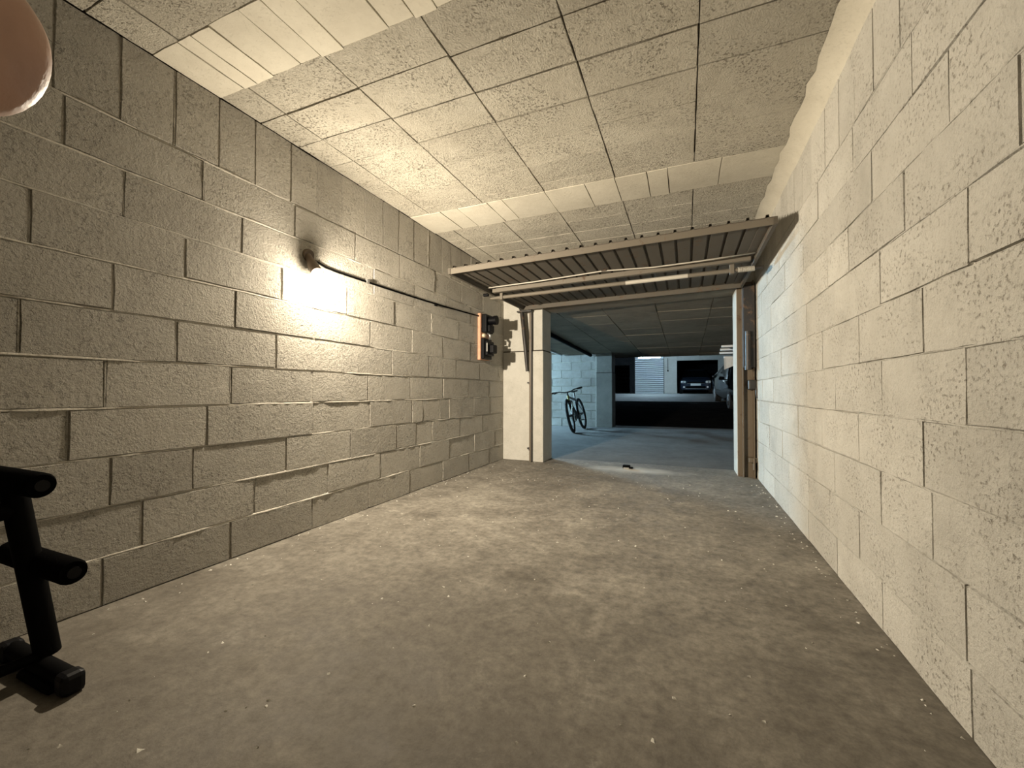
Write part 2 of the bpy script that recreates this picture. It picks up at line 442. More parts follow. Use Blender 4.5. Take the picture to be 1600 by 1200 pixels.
def cast_strip(y0, y1, widths):
    x = XL; i = 0
    while x < 0.56:
        w_ = widths[i % len(widths)] * random.uniform(0.8, 1.25); i += 1
        x1 = min(x + w_, 0.575)
        if 0.575 - x1 < 0.05: x1 = 0.575
        slab_piece('formwork_strip', MAT['cast'], ce, (x, y0 - 0.006 + jit(0.004), H), (1, 0, 0), (0, 1, 0), (0, 0, -1),
                   x1 - x, y1 - y0 + 0.014 + jit(0.006), random.choice([0.001, 0.0015, 0.002, 0.004]), 0.010, 0.003 + jit(0.0015), 0.002, 0.002, 2, 4)
        x = x1
        if x >= 0.57: break
cast_strip(1.06, 1.345, [0.21, 0.11, 0.12, 0.16, 0.10, 0.13])
cast_strip(2.93, 3.30, [0.30, 0.17, 0.22, 0.12, 0.34])
# plaster fillet where the ceiling meets the right wall
cv = B(); pts = []; fc = []
n = 70
for i in range(n + 1):
    y = Y0 + (Y1 - Y0) * i / n
    e = 0.555 + jit(0.010)
    pts += [(e, y, H - 0.0035), (XR - 0.045, y, H - 0.014), (XR + 0.004, y, H - 0.055 + jit(0.004)), (XR + 0.004, y, H + 0.002), (e, y, H + 0.004)]
    if i:
        q = (i - 1) * 5
        for k in range(4): fc.append((q + k, q + k + 1, q + 6 + k, q + 5 + k))
cv.poly(pts, fc).build('plaster_fillet', MAT['cast'], ce, angle=50)

# wall with the door opening: left return and pillar, right jamb, lintel
wf = struct(B().box((XL - 0.01, 4.905, 0), (-1.74, 5.20, H), 0.004).build('wall_front', MAT['render']))
B().box((-1.745, 4.855, 0), (-1.625, 5.20, H), 0.008, seg=2).build('pillar', MAT['render'], wf)
B().box((-1.752, 4.847, 0), (-1.615, 5.205, 1.366), 0.006, seg=2).build('pillar_casing', MAT['render'], wf)
B().box((XL, 4.897, 0), (-1.750, 4.915, 1.366), 0.003).build('casing_panel', MAT['render'], wf)
B().box((XL, 4.902, 1.366), (-1.62, 4.91, 1.380)).build('joint_line', MAT['soffit'], wf)
B().box((-1.749, 4.852, 1.366), (-1.620, 5.203, 1.380)).build('joint_line', MAT['soffit'], wf)
B().poly([(-1.65, 4.87, 1.885), (0.50, 4.87, 1.935), (0.50, 5.20, 1.935), (-1.65, 5.20, 1.885),
          (-1.65, 4.87, H), (0.50, 4.87, H), (0.50, 5.20, H), (-1.65, 5.20, H)],
         [(0, 1, 2, 3), (4, 7, 6, 5), (0, 4, 5, 1), (1, 5, 6, 2), (2, 6, 7, 3), (3, 7, 4, 0)]).build('lintel', MAT['aisleceil'], wf)
B().box((0.484, 4.862, 0), (XR + 0.02, 5.20, H), 0.006, seg=2).build('jamb', MAT['render'], wf)

# ------------------------------------------------------------------ bulb on the left wall
bt = empty('wall_lamp', (XL, 1.895, 1.70), 'bare lit bulb in a brown lamp holder on the left block wall', 'lamp')
ax = (BULB - Vector((XL, 1.885, 1.715))).normalized()
s0 = Vector((XL, 1.885, 1.715))
B().tube([(XL - 0.004, 1.888, 1.712), (XL + 0.010, 1.888, 1.712), (XL + 0.016, 1.888, 1.710)], [0.040, 0.040, 0.034], 20).build('back_plate', MAT['bakelite'], bt, angle=40)
hl = (BULB - s0).length - 0.045
B().tube([s0 + ax * 0.0, s0 + ax * hl * 0.3, s0 + ax * hl * 0.5, s0 + ax * hl * 0.87, s0 + ax * hl, s0 + ax * (hl - 0.004), s0 + ax * hl * 0.5],
         [0.020, 0.022, 0.030, 0.033, 0.034, 0.029, 0.026], 20).build('lamp_holder', MAT['bakelite'], bt, angle=40)
gb = B(); gb.tube([BULB + ax * t for t in (-0.065, -0.05, -0.035, -0.015, 0.0, 0.015, 0.026, 0.032)], [0.013, 0.014, 0.018, 0.027, 0.032, 0.029, 0.019, 0.004], 20)
gb.build('bulb', MAT['bulb'], bt, smooth=True)
ld = bpy.data.lights.new('bulb_light', 'POINT'); ld.energy = BULB_POWER; ld.color = (1.0, 0.87, 0.68)
ld.shadow_soft_size = 0.028
ld.use_nodes = True
ln = ld.node_tree; em = ln.nodes['Emission']
fo = ln.nodes.new('ShaderNodeLightFalloff'); fo.inputs['Strength'].default_value = 1.0
# the bulb shines mostly along its own axis, away from the holder (wide luminaire distribution)
tc = ln.nodes.new('ShaderNodeTexCoord')
dt = ln.nodes.new('ShaderNodeVectorMath'); dt.operation = 'DOT_PRODUCT'
dt.inputs[1].default_value = Vector((0.10, 0.97, -0.20)).normalized()
ln.links.new(tc.outputs['Normal'], dt.inputs[0])
ma = ln.nodes.new('ShaderNodeMath'); ma.operation = 'MULTIPLY_ADD'; ma.inputs[1].default_value = 0.56; ma.inputs[2].default_value = 0.86
ln.links.new(dt.outputs['Value'], ma.inputs[0])
mu = ln.nodes.new('ShaderNodeMath'); mu.operation = 'MULTIPLY'
ln.links.new(fo.outputs['Linear'], mu.inputs[0]); ln.links.new(ma.outputs[0], mu.inputs[1])
ln.links.new(mu.outputs[0], em.inputs['Strength'])
lo = bpy.data.objects.new('bulb_light', ld); COL.objects.link(lo); lo.parent = bt; lo.location = BULB - bt.location

# cable from the lamp to the switch board, with a clip
cb = empty('power_cable', (XL, 2.1, 1.66), 'black cable running along the left wall from the bulb to the switch board', 'cable')
cp = [(XL + 0.012, 1.93, 1.69), (XL + 0.012, 2.02, 1.672)]
for i in range(11):
    t = i / 10
    cp.append((XL + 0.012, 2.116 + (4.19 - 2.116) * t, 1.668 + 0.052 * t - 0.012 * math.sin(math.pi * t)))
B().tube(cp, 0.0075, 8).build('cable', MAT['black'], cb, smooth=True)
B().box((XL - 0.002, 2.385, 1.662), (XL + 0.024, 2.415, 1.690), 0.003).build('cable_clip', MAT['steel'], cb)
B().box((XL - 0.002, 3.30, 1.668), (XL + 0.022, 3.325, 1.694), 0.003).build('cable_clip', MAT['black'], cb)

# switch board
sb = empty('switch_board', (XL, 4.3, 1.23), 'black sockets and switch on a pinkish wooden board on the left wall', 'switch board')
B().box((XL - 0.002, 4.185, 1.225), (XL + 0.034, 4.42, 1.755), 0.003).build('board', MAT['wood'], sb)
B().box((XL + 0.034, 4.21, 1.535), (XL + 0.095, 4.40, 1.745), 0.010, seg=2).build('socket_box', MAT['blackplastic'], sb)
B().tube([(XL + 0.09, 4.305, 1.680), (XL + 0.15, 4.305, 1.680), (XL + 0.152, 4.305, 1.680), (XL + 0.185, 4.305, 1.680)], [0.048, 0.046, 0.053, 0.053], 20).build('plug', MAT['blackplastic'], sb, angle=40)
B().box((XL + 0.09, 4.25, 1.545), (XL + 0.125, 4.36, 1.625), 0.006).build('junction_cover', MAT['blackplastic'], sb)
B().tube([(XL + 0.034, 4.25, 1.505), (XL + 0.062, 4.25, 1.505)], 0.024, 14).build('terminal', MAT['copper'], sb, angle=40)
B().tube([(XL + 0.07, 4.30, 1.535), (XL + 0.10, 4.30, 1.51), (XL + 0.09, 4.31, 1.46)], 0.014, 10).build('cable_stub', MAT['steel'], sb, smooth=True)
B().box((XL + 0.034, 4.20, 1.235), (XL + 0.075, 4.40, 1.470), 0.006).build('switch_box', MAT['blackplastic'], sb)
B().box((XL + 0.075, 4.22, 1.275), (XL + 0.110, 4.385, 1.440), 0.006).build('switch_cover', MAT['blackplastic'], sb)
B().box((XL + 0.110, 4.25, 1.300), (XL + 0.165, 4.36, 1.400), 0.012, seg=2).build('switch_knob', MAT['blackplastic'], sb)
B().box((XL + 0.096, 4.216, 1.318), (XL + 0.106, 4.222, 1.415)).build('cover_trim', MAT['steel'], sb)

# ------------------------------------------------------------------ up-and-over door, held open under the ceiling
dr = empty('overhead_garage_door', (-0.75, 4.1, 1.95), 'brown ribbed steel up-and-over garage door raised flat under the ceiling', 'garage door')
DN = [Vector((-1.838, 3.00, 1.850)), Vector((0.530, 2.994, 1.908))]       # near edge, left and right (underside)
DF = [Vector((-1.840, 4.74, 1.862)), Vector((0.530, 4.74, 1.915))]        # far edge
def dp(u, v, z=0.0):
    """u across 0..1, v near to far 0..1"""
    a = DN[0].lerp(DN[1], u); b = DF[0].lerp(DF[1], u)
    return a.lerp(b, v) + Vector((0, 0, z))
def dbar(name, mat, u0, v0, u1, v1, wv, z0, z1, parent=dr):
    """bar on the door plane between two uv points, width wv (m)"""
    a, b = dp(u0, v0), dp(u1, v1)
    t = (b - a).normalized(); s_ = Vector((0, 0, 1)).cross(t).normalized() * (wv / 2)
    up0, up1 = Vector((0, 0, z0)), Vector((0, 0, z1))
    P = [a - s_ + up0, b - s_ + up0, b + s_ + up0, a + s_ + up0, a - s_ + up1, b - s_ + up1, b + s_ + up1, a + s_ + up1]
    return B().poly(P, [(0, 1, 2, 3), (4, 7, 6, 5), (0, 4, 5, 1), (1, 5, 6, 2), (2, 6, 7, 3), (3, 7, 4, 0)]).build(name, mat, parent)
# ribbed sheet
nr = 22; prof = []
for i in range(nr):
    c = (i + 0.5) / nr; h = 0.5 / nr
    for (d, z) in ((-1.0, 0.0), (-0.22, 0.0), (-0.15, 0.020), (0.15, 0.020), (0.22, 0.0)):
        prof.append((c + d * h, z))
prof.append((1.0, 0.0))
pts = []; fc = []
for (u, z) in prof:
    for v in (0.0, 0.5, 1.0):
        q = dp(u, v, 0.046 + z); pts.append(q)
for i in range(len(prof) - 1):
    for j in range(2):
        a = i * 3 + j; fc.append((a, a + 1, a + 4, a + 3))
sh = B().poly(pts, fc).build('ribbed_sheet', MAT['doorsheet'], dr)
md = sh.modifiers.new('thickness', 'SOLIDIFY'); md.thickness = 0.0015
# frame: near rail, far rail, two sides, stiffeners
dbar('near_rail', MAT['doorpaint'], 0, 0.006, 1, 0.006, 0.010, 0.0, 0.050)
dbar('near_rail_flange', MAT['doorpaint'], 0, 0.02, 1, 0.02, 0.036, 0.040, 0.045)
dbar('far_rail', MAT['doorsheet'], 0, 0.99, 1, 0.99, 0.022, -0.004, 0.046)
for u in (0.004, 0.996):
    dbar('side_rail', MAT['doorsheet'], u, 0.0, u, 1.0, 0.024, 0.0, 0.046)
    dbar('side_rail_flange', MAT['doorsheet'], 0.022 if u < 0.5 else 0.978, 0.01, 0.022 if u < 0.5 else 0.978, 1.0, 0.06, 0.038, 0.045)
dbar('stiffener', MAT['doorpaint'], 0.02, 0.455, 0.98, 0.455, 0.045, 0.004, 0.045)
# thin locking rod with a bracket in the middle, sagging cross tube below
rod = [(-1.815, 3.69, 1.890), (-1.30, 3.67, 1.897), (-0.70, 3.65, 1.920), (-0.655, 3.65, 1.922), (-0.25, 3.65, 1.906), (0.10, 3.65, 1.915), (0.500, 3.65, 1.935)]
B().tube(rod, 0.006, 8).build('locking_rod', MAT['palebar'], dr, smooth=True)
B().box((-0.680, 3.635, 1.918), (-0.630, 3.67, 1.945), 0.004).build('rod_bracket', MAT['darksteel'], dr)
B().tube([(-1.86, 3.87, 1.826), (-1.78, 3.87, 1.828), (0.46, 3.87, 1.872)], [0.010, 0.018, 0.018], 14).build('cross_tube', MAT['doorpaint'], dr, angle=40)
B().tube([(-0.50, 3.87, 1.853), (0.02, 3.87, 1.8636)], 0.0186, 14).build('worn_paint', MAT['palebar'], dr, angle=40)
B().box((-1.745, 3.845, 1.802), (-1.715, 3.895, 1.875), 0.003).build('tube_clamp', MAT['doorpaint'], dr)
B().box((0.34, 3.845, 1.842), (0.375, 3.895, 1.93), 0.003).build('tube_clamp', MAT['doorpaint'], dr)
sp = []
for i in range(17 * 8):
    a = i / 8 * 2 * math.pi
    sp.append((0.40 + 0.12 * i / 135, 3.87 + 0.020 * math.cos(a), 1.872 + 0.020 * math.sin(a)))
B().tube(sp, 0.0032, 5).build('coil_spring', MAT['palebar'], dr, smooth=True)
B().tube([(0.52, 3.87, 1.875), (0.585, 3.87, 1.875)], 0.013, 10).build('pivot_pin', MAT['darksteel'], dr, angle=40)
B().tube([(-1.85, 3.80, 1.85), (-1.905, 3.80, 1.85)], 0.016, 10).build('guide_roller', MAT['blackplastic'], dr, angle=40)
# side posts of the door
lp = empty('door_post', (-1.76, 4.83, 0), 'rusty steel angle post fixed to the pale pillar left of the opening', 'post', 'door posts')
B().box((-1.792, 4.838, 0), (-1.755, 4.848, 1.93)).build('angle_web', MAT['rust'], lp)
B().box((-1.757, 4.800, 0), (-1.750, 4.848, 1.93)).build('angle_flange', MAT['darksteel'], lp)
for z in (0.16, 0.975):
    B().tube([(-1.815, 4.895, z), (-1.815, 4.862, z)], 0.011, 8).build('bolt', MAT['darksteel'], lp)
    B().box((-1.825, 4.852, z - 0.010), (-1.775, 4.862, z + 0.010)).build('lug', MAT['darksteel'], lp)
rp = empty('door_post', (0.57, 4.82, 0), 'rusty brown steel channel post on the right wall beside the opening', 'post', 'door posts')
B().box((0.488, 4.845, 0), (0.648, 4.856, 1.99)).build('channel_web', MAT['rust'], rp)
B().box((0.530, 4.800, 0), (0.540, 4.846, 1.99)).build('channel_flange', MAT['rust'], rp)
B().box((0.624, 4.770, 0), (0.634, 4.846, 1.99)).build('channel_flange', MAT['rust'], rp)
B().box((0.575, 4.745, 0.885), (0.650, 4.830, 0.985), 0.012, seg=2).build('latch', MAT['darksteel'], rp)
B().tube([(0.640, 4.72, 0.90), (0.640, 4.72, 0.83), (0.646, 4.72, 0.80)], 0.006, 8).build('latch_pin', MAT['darksteel'], rp)
B().box((0.575, 4.75, 0.160), (0.652, 4.835, 0.205), 0.004).build('wall_bracket', MAT['rust'], rp)
B().tube([(0.62, 4.74, 0.09), (0.62, 4.74, 0.205)], 0.010, 8).build('bracket_bolt', MAT['rust'], rp)

# hinge hardware carried by the posts
B().tube([(-1.90, 4.79, 1.90), (-1.875, 4.795, 1.87), (-1.83, 4.805, 1.40), (-1.808, 4.81, 1.115)], [0.012, 0.026, 0.024, 0.018], 12).build('lever_arm', MAT['darksteel'], lp, angle=40)
B().box((-1.93, 4.762, 1.845), (-1.74, 4.83, 1.865), 0.003).build('hinge_plate', MAT['darksteel'], lp)
B().box((0.535, 4.745, 1.105), (0.640, 4.825, 1.94), 0.006).build('spring_housing', MAT['darksteel'], rp)
B().tube([(0.572, 4.725, 1.09), (0.572, 4.725, 1.47)], 0.024, 14).build('lever_arm', MAT['darksteel'], rp, angle=40)
B().tube([(0.572, 4.725, 1.085), (0.572, 4.725, 1.12)], 0.029, 14).build('arm_cap', MAT['darksteel'], rp, angle=40)

# floor latch keeper in the middle of the threshold and the pale cement round it
fk = empty('floor_latch', (-0.623, 4.84, 0), 'small black metal door latch set in the floor at the threshold', 'door latch')
B().box((-0.665, 4.82, 0), (-0.585, 4.875, 0.038), 0.006).build('keeper_body', MAT['black'], fk)
B().box((-0.588, 4.825, 0), (-0.555, 4.86, 0.020), 0.004).build('keeper_tongue', MAT['black'], fk)
B().box((-0.655, 4.812, 0), (-0.595, 4.820, 0.014)).build('front_plate', MAT['steel'], fk)

# crumbs of plaster and grit on the floor
db = B()
for i in range(420):
    x = random.uniform(XL + 0.03, XR - 0.03); y = random.uniform(0.3, 4.8)
    if random.random() < 0.30: x = random.choice([XL + 0.02 + abs(random.gauss(0, 0.05)), XR - 0.02 - abs(random.gauss(0, 0.04))])
    if x < -1.5 and y < 0.8: continue
    r = random.uniform(0.0012, 0.0042)
    v = [(x + jit(r) + dx * r, y + jit(r) + dy * r, z * r) for (dx, dy, z) in ((-1, -1, 0), (1, -1, 0), (1, 1, 0), (-1, 1, 0), (-.4, -.3, 1.2), (.5, .3, 1.0))]
    db.poly(v, [(0, 1, 4), (1, 2, 5), (1, 5, 4), (2, 3, 5), (3, 0, 4), (3, 4, 5)])
o = db.build('floor_crumbs', MAT['debris']); o['kind'] = 'stuff'
tag(o, 'pale plaster crumbs and grit scattered over the garage floor', 'crumbs')

# ------------------------------------------------------------------ exercise bench at the left edge of the picture
eb = empty('exercise_bench', (-1.82, 0.2, 0), 'black exercise bench with foam leg rollers by the left wall', 'exercise bench')
BX = -1.82
B().tube([(BX, 0.563, 0.60), (BX, 0.645, 0.06)], 0.030, 16).build('post', MAT['black'], eb, angle=40)
def roller(y, z, x0, x1, r):
    t = B().tube([(x0, y, z), (x0 + 0.012, y, z), (x1 - 0.012, y, z), (x1, y, z)], [r * 0.86, r, r, r * 0.86], 20).build('foam_roller', MAT['foam'], eb, angle=50)
    B().tube([(x1 - 0.004, y, z), (x1 + 0.006, y, z)], r * 0.45, 14).build('end_cap', MAT['blackplastic'], t, angle=40)
roller(0.562, 0.605, -2.03, -1.640, 0.035)
roller(0.625, 0.345, -2.03, -1.625, 0.036)
B().tube([(-2.02, 0.630, 0.036), (-1.64, 0.630, 0.036)], 0.026, 14).build('foot_bar', MAT['black'], eb, angle=40)
for x in (-2.04, -1.665):
    B().box((x, 0.600, 0.0), (x + 0.055, 0.655, 0.062), 0.014, seg=2).build('foot_cap', MAT['blackplastic'], eb)
B().box((BX - 0.04, 0.59, 0.0), (BX + 0.15, 0.675, 0.026), 0.008).build('base_plate', MAT['black'], eb)
B().tube([(BX, 0.63, 0.06), (BX, -0.40, 0.06)], 0.016, 12).build('floor_tube', MAT['black'], eb, angle=40)
B().tube([(BX, 0.58, 0.520), (BX, -0.40, 0.430)], 0.026, 12).build('seat_tube', MAT['black'], eb, angle=40)
B().box((-1.97, -0.50, 0.455), (-1.67, 0.44, 0.525), 0.022, seg=3, rot=Matrix.Rotation(math.radians(5), 3, 'X')).build('seat_pad', MAT['vinyl'], eb)
B().tube([(BX, -0.38, 0.44), (BX, -0.42, 0.04)], 0.026, 12).build('rear_leg', MAT['black'], eb, angle=40)
B().tube([(-2.02, -0.42, 0.030), (-1.62, -0.42, 0.030)], 0.026, 12).build('rear_foot_bar', MAT['black'], eb, angle=40)

# ------------------------------------------------------------------ hand of the person taking the picture, fingertip at the lens
def cam_pt(px, py, d):
    return Vector((0, 0, CH)) + (CF + CR * ((px - 800) / F_PX) + CU * ((600 - py) / F_PX)) * d
def skinned(name, chain, edges, mat, parent, root=0, sub=2):
    me = bpy.data.meshes.new(name)
    off = offset(parent)
    me.from_pydata([tuple(Vector(c[0]) - off) for c in chain], edges, [])
    o = bpy.data.objects.new(name, me); COL.objects.link(o); o.parent = parent
    sk = o.modifiers.new('skin', 'SKIN'); sk.use_smooth_shade = True
    for i, c in enumerate(chain):
        r = c[1]; me.skin_vertices[0].data[i].radius = (r, r)
        me.skin_vertices[0].data[i].use_root = (i == root)
    ss = o.modifiers.new('smooth', 'SUBSURF'); ss.levels = sub; ss.render_levels = sub
    me.materials.append(mat)
    return o
tip = cam_pt(-26, 62, 0.056)
def ho(r, u, f): return tip + CR * r + CU * u + CF * f          # camera-right, up, forward offsets in metres
hd = empty('hand', tip, 'fingertip of the person taking the photo, at the top left corner', 'hand')
ch = []; ed = []
def add(p, r, prev=None):
    ch.append((p, r))
    if prev is not None: ed.append((prev, len(ch) - 1))
    return len(ch) - 1
pal = add(ho(-0.095, -0.035, -0.085), 0.019)
wri = add(ho(-0.115, -0.085, -0.125), 0.024, pal)
fore = add(ho(-0.14, -0.17, -0.20), 0.029, wri)
fore2 = add(ho(-0.17, -0.27, -0.27), 0.034, fore)
# index finger that strays before the lens
k1 = add(ho(-0.080, 0.006, -0.056), 0.0125, pal)
a = add(ho(-0.050, 0.016, -0.024), 0.0118, k1)
a = add(ho(-0.024, 0.010, -0.006), 0.0120, a)
a = add(ho(-0.006, 0.002, 0.000), 0.0120, a)
a = add(ho(0.0030, -0.001, 0.0005), 0.0100, a)
# other fingers folded round the phone's back edge
for (du, df, ln_) in ((-0.014, -0.012, 0.95), (-0.033, -0.018, 0.90), (-0.050, -0.020, 0.72)):
    kk = add(ho(-0.086, 0.006 + du, -0.064 + df), 0.0115, pal)
    b_ = add(ho(-0.086 + 0.026 * ln_, 0.012 + du, -0.046 + df), 0.0095, kk)
    b_ = add(ho(-0.086 + 0.044 * ln_, 0.008 + du, -0.052 + df), 0.0085, b_)
    b_ = add(ho(-0.086 + 0.050 * ln_, 0.004 + du, -0.070 + df), 0.0075, b_)
# thumb leaves the side of the palm
tb = add(ho(-0.078, -0.055, -0.105), 0.0140, pal)
tb = add(ho(-0.052, -0.050, -0.112), 0.0115, tb)
tb = add(ho(-0.030, -0.040, -0.112), 0.0095, tb)
tb = add(ho(-0.020, -0.035, -0.112), 0.0072, tb)
skinned('palm_and_fingers', ch, ed, MAT['skin'], hd, sub=3)
# fingernail on the lower front side of the fingertip
nl = B(); pts = []; fc = []
nd = (CF * 0.95 + CU * 0.30).normalized()
tdir = (CR * 0.86 - CU * 0.30 ).normalized(); tdir = (tdir - nd * tdir.dot(nd)).normalized(); sd = nd.cross(tdir)
for i in range(7):
    u = -1 + 2 * i / 6
    for j in range(6):
        v = j / 5
        ang = u * 0.62; rr = 0.0092
        c = tip - tdir * 0.0155 + tdir * 0.0115 * v * (1 - 0.18 * u * u)
        c = c + (nd * math.cos(ang) + sd * math.sin(ang)) * (rr - 0.0012 * v)
        pts.append(c)
for i in range(6):
    for j in range(5):
        q = i * 6 + j; fc.append((q, q + 1, q + 7, q + 6))
no = nl.poly(pts, fc).build('fingernail', MAT['nail'], hd, smooth=True)
md = no.modifiers.new('thickness', 'SOLIDIFY'); md.thickness = 0.0007

# ------------------------------------------------------------------ aisle in front of the garage
def cz(y): return 1.945 - 0.0285 * (y - 5.2)
# low ceiling of slabs
ca = struct(B().poly([(-9.5, 5.2, cz(5.2) + 0.012), (6.5, 5.2, cz(5.2) + 0.012), (6.5, 11.4, cz(11.4) + 0.012), (-9.5, 11.4, cz(11.4) + 0.012),
          (-9.5, 5.2, 2.55), (6.5, 5.2, 2.55), (6.5, 11.4, 2.55), (-9.5, 11.4, 2.55)],
         [(0, 1, 2, 3), (4, 7, 6, 5), (0, 4, 5, 1), (1, 5, 6, 2), (2, 6, 7, 3), (3, 7, 4, 0)]).build('ceiling_aisle', MAT['soffit']))
tv = Vector((0, 1, -0.0285)).normalized()
xs = [-3.9, -3.1, -2.3, -1.62, -1.0, -0.35, 0.3, 0.9, 1.7]
for c in range(len(xs) - 1):
    y = 5.2
    while y < 11.35:
        d = 0.62 + jit(0.03)
        if y + d > 11.2: d = 11.4 - y
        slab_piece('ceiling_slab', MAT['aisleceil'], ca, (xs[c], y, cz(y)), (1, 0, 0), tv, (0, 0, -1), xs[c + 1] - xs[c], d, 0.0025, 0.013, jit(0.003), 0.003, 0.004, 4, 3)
        y += d
# rest of the aisle ceiling out of sight
B().poly([(-9.5, 5.2, cz(5.2)), (-3.9, 5.2, cz(5.2)), (-3.9, 11.4, cz(11.4)), (-9.5, 11.4, cz(11.4))], [(0, 3, 2, 1)]).build('ceiling_slab', MAT['greycast'], ca)
B().poly([(1.7, 5.2, cz(5.2)), (6.5, 5.2, cz(5.2)), (6.5, 11.4, cz(11.4)), (1.7, 11.4, cz(11.4))], [(0, 3, 2, 1)]).build('ceiling_slab', MAT['greycast'], ca)
# pipes under the aisle ceiling
def pipe(name, pts, r, mat, label):
    return tag(B().tube(pts, r, 12).build(name, mat, None, angle=40), label, 'pipe')
pipe('ceiling_pipe', [(-2.16, 5.25, cz(5.25) - 0.045), (-2.16, 10.18, cz(10.18) - 0.045)], 0.038, MAT['black'], 'dark pipe running under the aisle ceiling above the bicycle')
pipe('ceiling_conduit', [(-2.90, 5.6, cz(5.6) - 0.02), (-2.90, 10.18, cz(10.18) - 0.02)], 0.022, MAT['white'], 'thin pale conduit under the aisle ceiling near the block wall top')
for i, (y, z, lab) in enumerate(((9.3, 1.775, 'nearest of three pale pipes crossing the aisle ceiling at right'), (9.9, 1.765, 'brightest, middle of three pale pipes crossing the aisle ceiling at right'), (10.4, 1.735, 'farthest of three pale pipes crossing the aisle ceiling at right'))):
    pipe('cross_pipe', [(0.66 + 0.02 * i, y, z), (2.6, y, z)], 0.026, MAT['white'], lab)

# block wall behind the bicycle
wa = struct(B().box((-9.5, 10.212, 0), (-2.0, 10.4, cz(10.2) + 0.02)).build('wall_aisle', MAT['mortar']))
for k in range(9):
    z0 = 0.2 * k; z1 = min(0.2 * (k + 1), cz(10.2))
    if k == 8: z1 = cz(10.2)
    xx = fill_joints([-2.9 + 0.25 * (k % 2)], -5.0, -2.02, 0.5)
    for i in range(len(xx) - 1):
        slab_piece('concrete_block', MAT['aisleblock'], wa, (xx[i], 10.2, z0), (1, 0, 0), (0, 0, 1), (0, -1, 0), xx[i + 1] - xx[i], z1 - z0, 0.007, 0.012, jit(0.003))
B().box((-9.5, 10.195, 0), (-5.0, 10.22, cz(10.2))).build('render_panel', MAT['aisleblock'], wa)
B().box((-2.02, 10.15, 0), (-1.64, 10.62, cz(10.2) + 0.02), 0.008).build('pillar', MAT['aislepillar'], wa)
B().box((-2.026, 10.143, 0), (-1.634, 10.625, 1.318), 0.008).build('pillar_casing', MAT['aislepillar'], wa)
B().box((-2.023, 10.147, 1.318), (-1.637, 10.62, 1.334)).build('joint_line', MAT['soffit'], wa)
# aisle ends out of sight (left end beyond the lamp, right end)
struct(B().box((-9.7, 5.0, 0), (-9.5, 10.4, 2.3)).build('wall_aisle_left', MAT['greycast']))
struct(B().box((6.5, 5.0, 0), (6.7, 25.2, 3.4)).build('wall_aisle_right', MAT['greycast']))
struct(B().box((-9.5, 5.02, 0), (XL - 0.2, 5.2, 2.3)).build('wall_neighbour_left', MAT['greycast']))
struct(B().box((XR + 0.2, 5.02, 0), (6.5, 5.2, 2.3)).build('wall_neighbour_right', MAT['greycast']))

# fluorescent batten round the corner that lights the aisle
def batten(loc, length, axis, label, power_mat, stem):
    e = empty('fluorescent_lamp', loc, label, 'lamp')
    x, y, z = loc
    d = Vector((1, 0, 0)) if axis == 'x' else Vector((0, 1, 0))
    c = Vector(loc); s_ = Vector((0, 0, 1)).cross(d)
    h = length / 2
    lo_ = c - d * h - s_ * 0.03; hi_ = c + d * h + s_ * 0.03
    B().box((min(lo_.x, hi_.x), min(lo_.y, hi_.y), z + 0.022), (max(lo_.x, hi_.x), max(lo_.y, hi_.y), z + 0.022 + stem), 0.004).build('housing', MAT['white'], e)
    B().tube([c - d * (h - 0.03), c + d * (h - 0.03)], 0.016, 12).build('tube', power_mat, e, smooth=True)
    for q in (-1, 1):
        k_ = c + d * q * (h - 0.018)
        B().box((k_.x - 0.02, k_.y - 0.02, z - 0.02), (k_.x + 0.02, k_.y + 0.02, z + 0.024), 0.003).build('end_holder', MAT['white'], e)
    return e
tube_a = emit('lit_aisle_tube', (0.45, 0.76, 1.0), COLD_POWER)
batten((-6.3, 9.4, 1.70), 1.25, 'y', 'fluorescent batten on the aisle ceiling round the corner to the left', tube_a, 0.05)

# ------------------------------------------------------------------ ramp and far garages
ramp_prof = [(10.9, 0.0), (12.5, 0.10), (15.0, 0.30), (17.3, 0.485), (20.5, 0.70), (22.0, 0.755), (31.0, 0.757)]
pts = []; fc = []
for (y, z) in ramp_prof: pts += [(-9.5, y, z), (6.5, y, z)]
for i in range(len(ramp_prof) - 1): fc.append((2 * i, 2 * i + 1, 2 * i + 3, 2 * i + 2))
o = struct(B().poly(pts[:8], fc[:3]).build('floor_ramp', MAT['shade_dark']))  # shadowed stretch of the ramp, darkened by its colour
o = struct(B().poly(pts[6:], [(0, 1, 3, 2), (2, 3, 5, 4), (4, 5, 7, 6)]).build('floor_far', MAT['aislefloor']))  # lighter colour from here on paints the lit strip before the shutter
def rz(y):
    for (a, za), (b, zb) in zip(ramp_prof, ramp_prof[1:]):
        if a <= y <= b: return za + (zb - za) * (y - a) / (b - a)
    return 0.757
struct(B().poly([(-9.5, 11.4, 1.79), (6.5, 11.4, 1.79), (6.5, 18.0, 2.46), (-9.5, 18.0, 2.46), (-9.5, 22.0, 3.05), (6.5, 22.0, 3.05), (6.5, 31.0, 3.05), (-9.5, 31.0, 3.05)],
     [(0, 3, 2, 1), (3, 4, 5, 2), (4, 7, 6, 5)]).build('ceiling_far', MAT['greycast']))
DY = 25.0
wz0 = 0.757
wfar = struct(B().box((-1.13, DY, wz0), (-0.46, DY + 0.3, 2.905), 0.01).build('wall_far', MAT['render']))
B().box((-0.46, DY, 2.60), (1.62, DY + 0.3, 3.05), 0.005).build('lintel', MAT['greycast'], wfar)
B().box((1.62, DY, wz0), (6.5, DY + 0.3, 3.05), 0.005).build('side_panel', MAT['greycast'], wfar)
